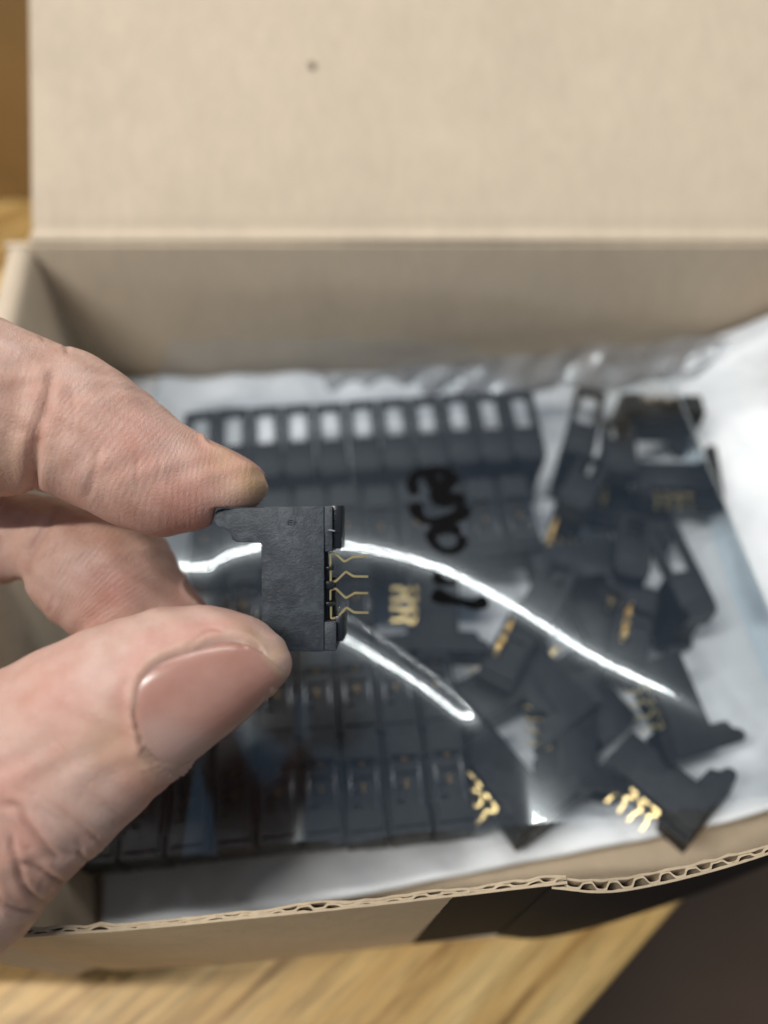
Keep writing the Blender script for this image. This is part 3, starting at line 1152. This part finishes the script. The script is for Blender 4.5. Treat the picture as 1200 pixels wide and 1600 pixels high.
# marker writing: brush strokes lying on the film
strokes = [
    (9.0, [(648, 792), (643, 775), (650, 762), (672, 755), (692, 757), (704, 768), (694, 778), (684, 790), (690, 800), (712, 798), (722, 806)]),
    (8.0, [(648, 804), (652, 822), (668, 832), (692, 830), (716, 822), (724, 808)]),
    (7.0, [(668, 762), (680, 780), (700, 796), (716, 800)]),
    (6.5, [(716, 852), (704, 843), (684, 844), (672, 853), (677, 866), (690, 876), (708, 876), (719, 866), (718, 854)]),
    (5.5, [(682, 900), (684, 910), (696, 915), (712, 916)]),
    (7.0, [(676, 930), (690, 937), (712, 943), (740, 950), (760, 944)]),
]
for w_, pts in strokes:
    q = cat([onz(u, v, 44 if v < 880 else 46)[:2] for u, v in pts], 60)
    nr = normals2(q)
    V, Fc = [], []
    hw = w_ / 4.2
    for i in range(len(q)):
        t = i / (len(q) - 1)
        h = hw * (0.75 + 0.25 * math.sin(t * 7 + w_)) * min(1, 0.55 + 6 * t, 0.55 + 6 * (1 - t))
        for f_ in (-1, -0.5, 0, 0.5, 1):
            x, y = q[i] + nr[i] * h * f_
            V.append((x, y, float(film_z(np.array([x]), np.array([y]))[0]) + 0.25))
    for i in range(len(q) - 1):
        for j in range(4):
            a = i * 5 + j
            Fc.append((a, a + 1, a + 6, a + 5))
    bagpart(mesh_obj('marker_stroke', V, Fc, M['ink'], smooth=True))

# ------------------------------------------------------------------ hand
def hp(u, v, d):                   # hand frame: x right, y up, depth from the lens
    return np.array([(u - 600) / F * d, (800 - v) / F * d, d])


class Finger:
    """tube given by its upper and lower outline in the picture, a depth and a thickness"""
    def __init__(self, secs, n=220, na=56, expo=2.15):
        C, E1, B = [], [], []
        for (u0, v0), (u1, v1), d, b_ in secs:
            p0, p1 = hp(u0, v0, d), hp(u1, v1, d)
            C.append((p0 + p1) / 2)
            E1.append((p0 - p1) / 2)
            B.append(np.linalg.norm(p0 - p1) / 2 * b_)
        self.C = cat(C, n)
        self.E1 = cat(E1, n)
        self.B = cat(np.array(B)[:, None], n)[:, 0]
        self.n, self.na, self.expo = n, na, expo
        self.t = np.linspace(0, len(secs) - 1, n)
        self.E2 = np.zeros((n, 3))
        self.E2[:, 2] = -1
        self.E2 *= np.maximum(self.B, 0.05)[:, None]
        tan = np.gradient(self.C, axis=0)
        self.T = tan / np.linalg.norm(tan, axis=1)[:, None]
        L = np.concatenate([[0], np.cumsum(np.linalg.norm(np.diff(self.C, axis=0), axis=1))])
        self.L = L

    def point(self, i, phi, grow=0.0):
        c, s = math.cos(phi), math.sin(phi)
        e = 2 / self.expo
        cx = math.copysign(abs(c) ** e, c); sx = math.copysign(abs(s) ** e, s)
        l1 = np.linalg.norm(self.E1[i]); l2 = np.linalg.norm(self.E2[i])
        return self.C[i] + self.E1[i] * (1 + grow / max(l1, .1)) * cx + self.E2[i] * (1 + grow / max(l2, .1)) * sx

    def at_t(self, t, phi, grow=0.0):
        k = np.clip(np.interp(t, self.t, np.arange(self.n)), 0, self.n - 1.001)
        i = int(k); f_ = k - i
        return self.point(i, phi, grow) * (1 - f_) + self.point(i + 1, phi, grow) * f_

    def mesh(self):
        V, Fc = [], []
        for i in range(self.n):
            for k in range(self.na):
                V.append(self.point(i, 2 * math.pi * k / self.na))
        for i in range(self.n - 1):
            for k in range(self.na):
                a = i * self.na + k; b_ = i * self.na + (k + 1) % self.na
                Fc.append((a, b_, b_ + self.na, a + self.na))
        Fc.append(list(range(self.na))[::-1])
        Fc.append([(self.n - 1) * self.na + k for k in range(self.na)])
        return V, Fc

    def params(self, P_):
        """section index, angle and normalised radius for points"""
        out_i = np.zeros(len(P_), int)
        for s_ in range(0, len(P_), 20000):
            q = P_[s_:s_ + 20000]
            d2 = ((q[:, None, :2] - self.C[None, :, :2]) ** 2).sum(-1) + 0.25 * (q[:, None, 2] - self.C[None, :, 2]) ** 2
            out_i[s_:s_ + 20000] = d2.argmin(1)
        i = out_i
        # refine: section whose plane holds the point
        for _ in range(4):
            off = ((P_ - self.C[i]) * self.T[i]).sum(1)
            step = np.mean(np.diff(self.L))
            i = np.clip(i + np.round(off / step * 0.7).astype(int), 0, self.n - 1)
        D = P_ - self.C[i]
        a = (D * self.E1[i]).sum(1) / np.maximum((self.E1[i] ** 2).sum(1), .01)
        b_ = (D * self.E2[i]).sum(1) / np.maximum((self.E2[i] ** 2).sum(1), .01)
        return i, np.arctan2(b_, a), np.hypot(a, b_)


index = Finger([
    ((-640, 850), (-560, 1120), 120, 0.95), ((-470, 600), (-380, 900), 117, 0.95), ((-300, 425), (-250, 770), 115, 0.95), ((-180, 440), (-170, 770), 115, 0.95),
    ((-90, 466), (-100, 772), 115.5, 0.95), ((0, 497), (-30, 778), 116, 0.95), ((62, 524), (25, 772), 116, 0.96),
    ((103, 541), (62, 768), 116.5, 0.96), ((150, 557), (105, 782), 117, 0.97), ((200, 590), (152, 804), 117, 0.97),
    ((250, 632), (205, 828), 117.3, 0.98), ((290, 664), (250, 838), 117.6, 0.98), ((330, 688), (298, 832), 117.9, 1.0),
    ((368, 706), (340, 817), 118, 1.08), ((398, 724), (378, 803), 118, 1.2), ((413, 741), (404, 788), 118, 1.3), ((418.5, 759), (417, 770), 118, 1.4)])
middle = Finger([
    ((-640, 880), (-560, 1110), 138, 0.95), ((-470, 760), (-400, 960), 136, 0.95), ((-330, 712), (-290, 905), 134, 0.95), ((-170, 735), (-150, 912), 133, 0.95), ((-20, 760), (-15, 914), 133, 0.95), ((52, 772), (44, 906), 132.5, 0.95),
    ((125, 782), (60, 934), 132, 0.95), ((195, 802), (88, 966), 132, 0.92), ((250, 838), (125, 996), 132, 0.90),
    ((284, 900), (175, 1040), 131.5, 0.88), ((322, 946), (240, 1075), 131, 0.88), ((347, 1000), (300, 1085), 130.5, 0.9), ((352, 1040), (340, 1070), 130.3, 1.0)])
thumb = Finger([
    ((-760, 1220), (-560, 1560), 112, 0.95), ((-520, 1260), (-330, 1620), 106, 0.92), ((-330, 1225), (-120, 1580), 103.5, 0.85), ((-200, 1155), (28, 1470), 102.5, 0.78), ((-100, 1097), (104, 1378), 102.5, 0.77),
    ((0, 1045), (189, 1300), 103, 0.76), ((100, 998), (268, 1223), 103.5, 0.76), ((180, 968), (330, 1168), 104, 0.78),
    ((250, 950), (382, 1127), 104.5, 0.80), ((322, 947), (424, 1086), 105, 0.84), ((376, 958), (447, 1062), 105.3, 0.90), ((412, 977), (455, 1043), 105.5, 1.0), ((436, 996), (455, 1026), 105.6, 1.1), ((447, 1008), (452, 1017), 105.7, 1.2)])
rest = []
rest.append(Finger([((-1900, 1330), (-1700, 1800), 134, 1.05), ((-1300, 1210), (-1150, 1610), 134, 1.1), ((-1000, 1130), (-830, 1520), 134, 1.5), ((-800, 970), (-600, 1380), 134, 2.0), ((-690, 850), (-520, 1160), 136, 2.6), ((-640, 820), (-500, 1060), 137, 2.6)]))
# ball of the thumb, the web to the index finger and the radial side of the palm
rest.append(Finger([((-960, 1180), (-700, 1560), 124, 1.0), ((-740, 1180), (-440, 1580), 112, 1.0), ((-560, 1220), (-300, 1600), 106, 0.95)], n=80))
rest.append(Finger([((-680, 1420), (-380, 1420), 108, 1.0), ((-740, 1220), (-440, 1220), 114, 1.0), ((-720, 1040), (-480, 1040), 120, 1.0), ((-690, 900), (-500, 900), 122, 0.9)], n=80))
rest.append(Finger([((-1180, 1170), (-980, 1600), 132, 1.15), ((-900, 1040), (-660, 1420), 126, 1.3), ((-730, 880), (-500, 1180), 124, 1.25), ((-650, 800), (-480, 1060), 124, 1.2)], n=80))
for dd in (151, 164):
    k = 1.0 if dd == 151 else 0.88
    rest.append(Finger([((-640, 860), (-560, 1080), dd, 0.95), ((-470, 720), (-420, 900), dd, 0.95), ((-330, 660), (-330, 830), dd, 0.95),
                        ((-250, 760), (-400, 840), dd, 0.95), ((-260, 880), (-400, 880), dd, 0.95), ((-300, 960), (-410, 930), dd, 0.95), ((-345, 975), (-400, 945), dd, 1.0)], n=120))

V, Fc = [], []
for fg in [index, middle, thumb] + rest:
    v_, f_ = fg.mesh()
    n0 = len(V)
    V += v_
    Fc += [[q + n0 for q in f] for f in f_]
tmp = mesh_obj('hand_tmp', V, Fc, scale=1.0)
bm = bmesh.new(); bm.from_mesh(tmp.data)
bmesh.ops.recalc_face_normals(bm, faces=bm.faces)
bm.to_mesh(tmp.data); bm.free()
md = tmp.modifiers.new('r', 'REMESH')
md.mode = 'VOXEL'
md.voxel_size = 0.42
md.adaptivity = 0
dg = bpy.context.evaluated_depsgraph_get()
ev = tmp.evaluated_get(dg)
me2 = bpy.data.meshes.new_from_object(ev)
bpy.data.objects.remove(tmp)
nv = len(me2.vertices)
P_ = np.zeros(nv * 3); me2.vertices.foreach_get('co', P_); P_ = P_.reshape(-1, 3)
ed = np.zeros(len(me2.edges) * 2, int); me2.edges.foreach_get('vertices', ed); ed = ed.reshape(-1, 2)
deg = np.bincount(ed.ravel(), minlength=nv)[:, None]


def lap(P_, it, lam=0.5):
    for _ in range(it):
        a = np.zeros_like(P_)
        for k in range(P_.shape[1]):
            a[:, k] = np.bincount(ed[:, 0], P_[ed[:, 1], k], nv) + np.bincount(ed[:, 1], P_[ed[:, 0], k], nv)
        P_ = P_ + lam * (a / np.maximum(deg, 1) - P_)
    return P_


P_ = lap(P_, 6)
Ps = lap(P_, 60, 0.85)               # the back of the hand is softer
_u = 600 + F * P_[:, 0] / P_[:, 2]
P_ = P_ + (Ps - P_) * smooth01((-150 - _u) / 200)[:, None]


def get_normals(P_):
    me2.vertices.foreach_set('co', P_.ravel()); me2.update()
    nn_ = np.zeros(nv * 3); me2.vertices.foreach_get('normal', nn_)
    return nn_.reshape(-1, 3)


NR = get_normals(P_)
fing = [index, middle, thumb]
near = []
for fg in fing:
    vis = 600 + F * P_[:, 0] / P_[:, 2] > -260          # only the fingertips carry fine detail
    i, ph, rr = np.zeros(nv, int), np.zeros(nv), np.full(nv, 9.0)
    i[vis], ph[vis], rr[vis] = fg.params(P_[vis])
    near.append((i, ph, rr))
RRs = np.stack([np.abs(q[2] - 1) for q in near], 1)
who = RRs.argmin(1)
who[RRs.min(1) > 0.35] = 3


def proj(P_):
    return 600 + F * P_[:, 0] / P_[:, 2], 800 - F * P_[:, 1] / P_[:, 2]


U, Vv = proj(P_)
view = P_ / np.linalg.norm(P_, axis=1)[:, None]
facing = -(NR * view).sum(1)
front = smooth01((facing + 0.15) / 0.35)
disp = np.zeros(nv)
red = np.zeros(nv); yel = np.zeros(nv); dark = np.zeros(nv)


def polyd(pts):
    p_ = cat(pts, 60)
    best = np.full(nv, 1e9); tt = np.zeros(nv)
    box_ = (U > p_[:, 0].min() - 60) & (U < p_[:, 0].max() + 60) & (Vv > p_[:, 1].min() - 60) & (Vv < p_[:, 1].max() + 60)
    ix = np.where(box_)[0]
    if len(ix):
        d2 = (U[ix, None] - p_[None, :, 0]) ** 2 + (Vv[ix, None] - p_[None, :, 1]) ** 2
        best[ix] = np.sqrt(d2.min(1)); tt[ix] = d2.argmin(1) / 59
    return best, tt


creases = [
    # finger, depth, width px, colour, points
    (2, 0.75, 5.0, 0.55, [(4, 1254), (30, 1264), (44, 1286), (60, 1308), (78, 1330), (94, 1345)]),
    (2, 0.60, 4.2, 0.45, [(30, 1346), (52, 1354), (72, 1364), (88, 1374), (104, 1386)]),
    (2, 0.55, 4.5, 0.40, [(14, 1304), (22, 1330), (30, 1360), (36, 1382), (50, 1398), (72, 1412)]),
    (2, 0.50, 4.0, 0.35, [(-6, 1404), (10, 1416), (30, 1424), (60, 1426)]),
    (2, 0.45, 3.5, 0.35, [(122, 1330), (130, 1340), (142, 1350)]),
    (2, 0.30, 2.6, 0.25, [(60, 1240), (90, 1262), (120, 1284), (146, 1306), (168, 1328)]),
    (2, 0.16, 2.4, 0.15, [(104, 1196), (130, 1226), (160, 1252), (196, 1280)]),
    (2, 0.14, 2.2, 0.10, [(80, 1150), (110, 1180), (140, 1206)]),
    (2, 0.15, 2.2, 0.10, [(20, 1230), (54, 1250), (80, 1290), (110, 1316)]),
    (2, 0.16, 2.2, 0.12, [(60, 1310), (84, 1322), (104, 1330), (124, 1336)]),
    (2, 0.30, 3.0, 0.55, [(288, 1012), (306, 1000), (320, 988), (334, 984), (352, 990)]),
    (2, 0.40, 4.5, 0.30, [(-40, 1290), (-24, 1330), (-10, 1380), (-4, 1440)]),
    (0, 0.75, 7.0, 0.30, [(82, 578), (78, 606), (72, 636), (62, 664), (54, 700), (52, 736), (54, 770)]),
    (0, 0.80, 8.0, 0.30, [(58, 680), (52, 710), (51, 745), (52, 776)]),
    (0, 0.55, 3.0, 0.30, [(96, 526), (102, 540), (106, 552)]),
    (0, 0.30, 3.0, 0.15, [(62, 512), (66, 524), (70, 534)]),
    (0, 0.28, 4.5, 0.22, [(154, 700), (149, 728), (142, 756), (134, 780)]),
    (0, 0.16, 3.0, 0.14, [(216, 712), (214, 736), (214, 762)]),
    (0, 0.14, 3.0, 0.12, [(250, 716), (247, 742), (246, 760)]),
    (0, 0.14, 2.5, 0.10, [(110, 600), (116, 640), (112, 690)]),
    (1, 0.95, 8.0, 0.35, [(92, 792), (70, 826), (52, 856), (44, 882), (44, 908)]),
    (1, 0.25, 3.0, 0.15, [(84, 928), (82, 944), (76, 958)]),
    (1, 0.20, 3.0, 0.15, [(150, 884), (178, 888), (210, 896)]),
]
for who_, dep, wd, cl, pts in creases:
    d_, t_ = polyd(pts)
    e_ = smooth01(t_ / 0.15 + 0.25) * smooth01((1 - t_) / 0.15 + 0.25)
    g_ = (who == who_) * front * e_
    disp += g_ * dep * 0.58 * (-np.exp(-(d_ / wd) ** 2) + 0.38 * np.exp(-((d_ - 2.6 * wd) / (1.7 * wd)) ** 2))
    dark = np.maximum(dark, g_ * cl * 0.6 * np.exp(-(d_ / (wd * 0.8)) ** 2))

# many fine cross lines over the thumb knuckle
rk = random.Random(21)
for k in range(46):
    cu, cv = rk.uniform(-20, 190), rk.uniform(1080, 1430)
    if cv > 1485 - cu * 0.98 or cv < 1060 - cu * .4: continue
    an = math.radians(rk.choice([48, 52, 60, -20, -35, 100]) + rk.uniform(-12, 12))
    ln_ = rk.uniform(12, 34)
    du, dv = math.cos(an) * ln_ / 2, math.sin(an) * ln_ / 2
    bend = rk.uniform(-4, 4)
    d_, t_ = polyd([(cu - du, cv - dv), (cu + bend, cv - bend), (cu + du, cv + dv)])
    lowk = 0.4 + 0.6 * min(1, max(0, (cv - 1150) / 150))
    disp -= (who == 2) * front * 0.13 * lowk * np.exp(-(d_ / 2.2) ** 2) * smooth01(t_ / 0.3) * smooth01((1 - t_) / 0.3)


def spot(u, v, r_, amt, arr, who_=None):
    g_ = amt * np.exp(-((U - u) ** 2 + (Vv - v) ** 2) / r_ ** 2)
    if who_ is not None:
        g_ = g_ * (who == who_)
    np.maximum(arr, g_, out=arr)


spot(90, 1090, 70, 0.30, red, 2); spot(10, 1220, 50, 0.35, red, 2); spot(210, 1060, 45, 0.25, red, 2)
spot(330, 985, 22, 0.45, red, 2); spot(30, 1300, 40, 0.3, red, 2)
spot(210, 690, 75, 0.28, red, 0); spot(290, 780, 55, 0.35, red, 0); spot(320, 820, 40, 0.4, red, 0); spot(100, 650, 60, 0.12, red, 0)
spot(170, 925, 40, 0.45, red, 1); spot(150, 975, 50, 0.3, red, 1)
spot(400, 755, 38, 0.75, yel, 0); spot(350, 715, 30, 0.45, yel, 0)
spot(440, 1030, 26, 0.55, yel, 2); spot(400, 985, 35, 0.35, yel, 2); spot(175, 1165, 45, 0.35, yel, 2); spot(225, 1195, 35, 0.3, yel, 2)
spot(0, 740, 60, 0.3, yel, 0)

# nails: where each sits on its finger (section range, angle range)
NAILS = {2: dict(t=(6.40, 10.55), phi=(math.radians(71), math.radians(208))),
         0: dict(t=(11.6, 15.3), phi=(math.radians(-100), math.radians(24))),
         1: dict(t=(8.7, 11.2), phi=(math.radians(-105), math.radians(16)))}


def nail_half(f_, k):
    """half width (0..1) of the nail along its length, f_ from the cuticle to the free edge"""
    return np.clip(np.sqrt(np.clip(1 - np.clip((0.30 - f_) / 0.30, 0, 1) ** 2 * 0.92, 0, 1)) * np.sqrt(np.clip(1 - np.clip((f_ - 0.66) / 0.34, 0, 1) ** 2 * 0.88, 0, 1)), 0.02, 1)


for k, nd in NAILS.items():
    fg = fing[k]
    i, ph, rr = near[k]
    t = fg.t[i]
    f_ = (t - nd['t'][0]) / (nd['t'][1] - nd['t'][0])
    pc = (nd['phi'][0] + nd['phi'][1]) / 2
    hw = (nd['phi'][1] - nd['phi'][0]) / 2
    dphi = (ph - pc + math.pi) % (2 * math.pi) - math.pi
    x_ = np.abs(dphi) / hw
    nh = nail_half(f_, k)
    rad = np.linalg.norm(fg.E1[i], axis=1)
    dlat = (x_ - nh) * hw * rad                       # >0 outside, in units
    seglen = np.interp(t, fg.t, fg.L)
    l0, l1 = np.interp(nd['t'][0], fg.t, fg.L), np.interp(nd['t'][1], fg.t, fg.L)
    dlon = np.maximum(l0 - seglen, seglen - l1)
    sd = np.where((dlon > 0) & (dlat > 0), np.hypot(dlon, dlat), np.maximum(dlon, dlat))
    sel = ((who == k) | (who == 3)) & (rr < 3)
    tipside = smooth01((f_ - 0.70) / 0.2)
    ins_ = sel * smooth01((0.1 + 0.55 * tipside - sd) / 0.7)
    disp -= ins_ * (0.34 + 0.3 * tipside)
    disp += sel * 0.34 * np.exp(-((sd - 0.9) / 0.8) ** 2) * (1 - 0.85 * tipside)
    yel = np.maximum(yel, sel * 0.22 * np.exp(-((sd - 0.6) / 0.4) ** 2) * (1 - tipside))
    red = np.maximum(red, sel * 0.30 * np.exp(-((sd - 3.0) / 2.5) ** 2) * (1 - tipside))

disp = np.clip(disp, -1.6, 1.0)
P_ = P_ + NR * disp[:, None]
# broad unevenness of the flesh
P_ += NR * (0.16 * np.sin(P_[:, 0] * 0.9 + 1.7 * np.sin(P_[:, 1] * 0.5)) * np.sin(P_[:, 1] * 0.8 + P_[:, 2] * 0.6))[:, None]
# contact with the held connector
U, Vv = proj(P_)
m = (who == 0) & (U > 334) & (Vv > 792.5) & (np.abs(P_[:, 2] - 118) < 14)
newv = 792.3 + 0.02 * (Vv - 792.3)
P_[m, 1] = ((800 - newv) / F * P_[:, 2])[m]
m = (who == 0) & (U <= 334) & (U > 322) & (Vv > 797)
P_[m, 0] -= 0.25 * smooth01((U[m] - 322) / 12)
conn = (U > 405) & (U < 530) & (Vv > 785) & (Vv < 1022)
m = conn & (who == 2) & (P_[:, 2] > 113.7)
P_[m, 2] = 113.7
m = conn & (who == 1) & (P_[:, 2] < 123.2)
P_[m, 2] = 123.2

# to the world, in metres
Rm = np.array([[1, 0, 0], [0, ST, CT], [0, CT, -ST]])       # rows: world x,y,z from (x right, y up, depth)


def to_world(Q):
    return (Q @ Rm.T + np.array([0, 0, CAMH])) * S


me2.vertices.foreach_set('co', to_world(P_).ravel())
me2.update()
bm = bmesh.new(); bm.from_mesh(me2)
bmesh.ops.recalc_face_normals(bm, faces=bm.faces)
bm.to_mesh(me2); bm.free()
me2.polygons.foreach_set('use_smooth', [True] * len(me2.polygons))
me2.materials.clear(); me2.materials.append(M['skin'])
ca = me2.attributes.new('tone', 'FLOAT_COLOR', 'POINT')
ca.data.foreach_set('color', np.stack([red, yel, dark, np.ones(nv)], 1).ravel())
fc = me2.attributes.new('finger_coord', 'FLOAT_VECTOR', 'POINT')
sx = np.zeros(nv); sy = np.zeros(nv)
for k, fg in enumerate(fing):
    i, ph, rr = near[k]
    mk = who == k
    off = ((P_ - fg.C[i]) * fg.T[i]).sum(1)
    sx[mk] = ((fg.L[i] + off) * 2 * math.pi / (0.85 if k < 2 else 0.7))[mk]
sy[who == 0] = 0.85; sy[who == 1] = 1.0
up = smooth01((1130 - 0.55 * (U - 0) - Vv + 40) / 90)
sy[who == 2] = (0.35 * np.clip(up, 0, 1))[who == 2]
for _ in range(3):
    sy = lap(sy[:, None], 4)[:, 0]
fc.data.foreach_set('vector', np.stack([sx, sy, 0 * sx], 1).ravel())
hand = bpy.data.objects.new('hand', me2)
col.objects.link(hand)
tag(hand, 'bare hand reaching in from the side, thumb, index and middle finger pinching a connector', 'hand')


def make_nail(k, thick=0.35):
    fg, nd = fing[k], NAILS[k]
    nu, nw = 44, 36
    V, A = [], []
    pc = (nd['phi'][0] + nd['phi'][1]) / 2
    hw = (nd['phi'][1] - nd['phi'][0]) / 2
    for i in range(nu + 1):
        f_ = i / nu
        for j in range(nw + 1):
            g_ = 2 * j / nw - 1
            h = float(nail_half(np.array(f_), k))
            # arched ends: cuticle and free edge bow outwards in the middle
            ff = f_ + 0.0
            t = nd['t'][0] + (nd['t'][1] - nd['t'][0]) * ff
            x_ = g_ * h
            phi = pc + hw * x_
            lift = 0.03 + 0.10 * max(0, f_ - 0.6) / 0.4 - (0.42 if f_ < 0.8 else 0.05) * max(0, (abs(g_) - 0.9) / 0.1) - 0.42 * max(0, 0.05 - f_) / 0.05
            V.append(fg.at_t(t, phi, lift))
            lun = math.exp(-(((f_ - 0.04) / 0.21) ** 2 + (x_ / 0.60) ** 2) ** 3)
            A.append((f_, x_, lun))
    V = np.array(V)
    grid = V.reshape(nu + 1, nw + 1, 3)
    for _ in range(3):
        g2 = grid.copy()
        g2[1:-1, 1:-1] = (grid[:-2, 1:-1] + grid[2:, 1:-1] + grid[1:-1, :-2] + grid[1:-1, 2:]) / 4
        grid = g2
    V = grid.reshape(-1, 3)
    Fc = []
    for i in range(nu):
        for j in range(nw):
            a = i * (nw + 1) + j
            Fc.append((a, a + 1, a + nw + 2, a + nw + 1))
    o = mesh_obj('nail', to_world(V), Fc, M['nail'], smooth=True, scale=1.0)
    bm = bmesh.new(); bm.from_mesh(o.data)
    bmesh.ops.recalc_face_normals(bm, faces=bm.faces)
    # outwards: away from the finger's middle line
    f0 = bm.faces[:][len(bm.faces) // 2]
    cm = Vector(to_world(fg.C[int(np.interp(np.mean(nd['t']), fg.t, np.arange(fg.n)))][None])[0])
    if f0.normal.dot(f0.calc_center_median() - cm) < 0:
        bmesh.ops.reverse_faces(bm, faces=bm.faces)
    bm.to_mesh(o.data); bm.free()
    at_ = o.data.attributes.new('nail_coord', 'FLOAT_VECTOR', 'POINT')
    at_.data.foreach_set('vector', np.array(A).ravel())
    so = o.modifiers.new('s', 'SOLIDIFY')
    so.thickness = thick * S
    so.offset = -1
    o.parent = hand
    return o


for k in (2, 0, 1):
    make_nail(k)
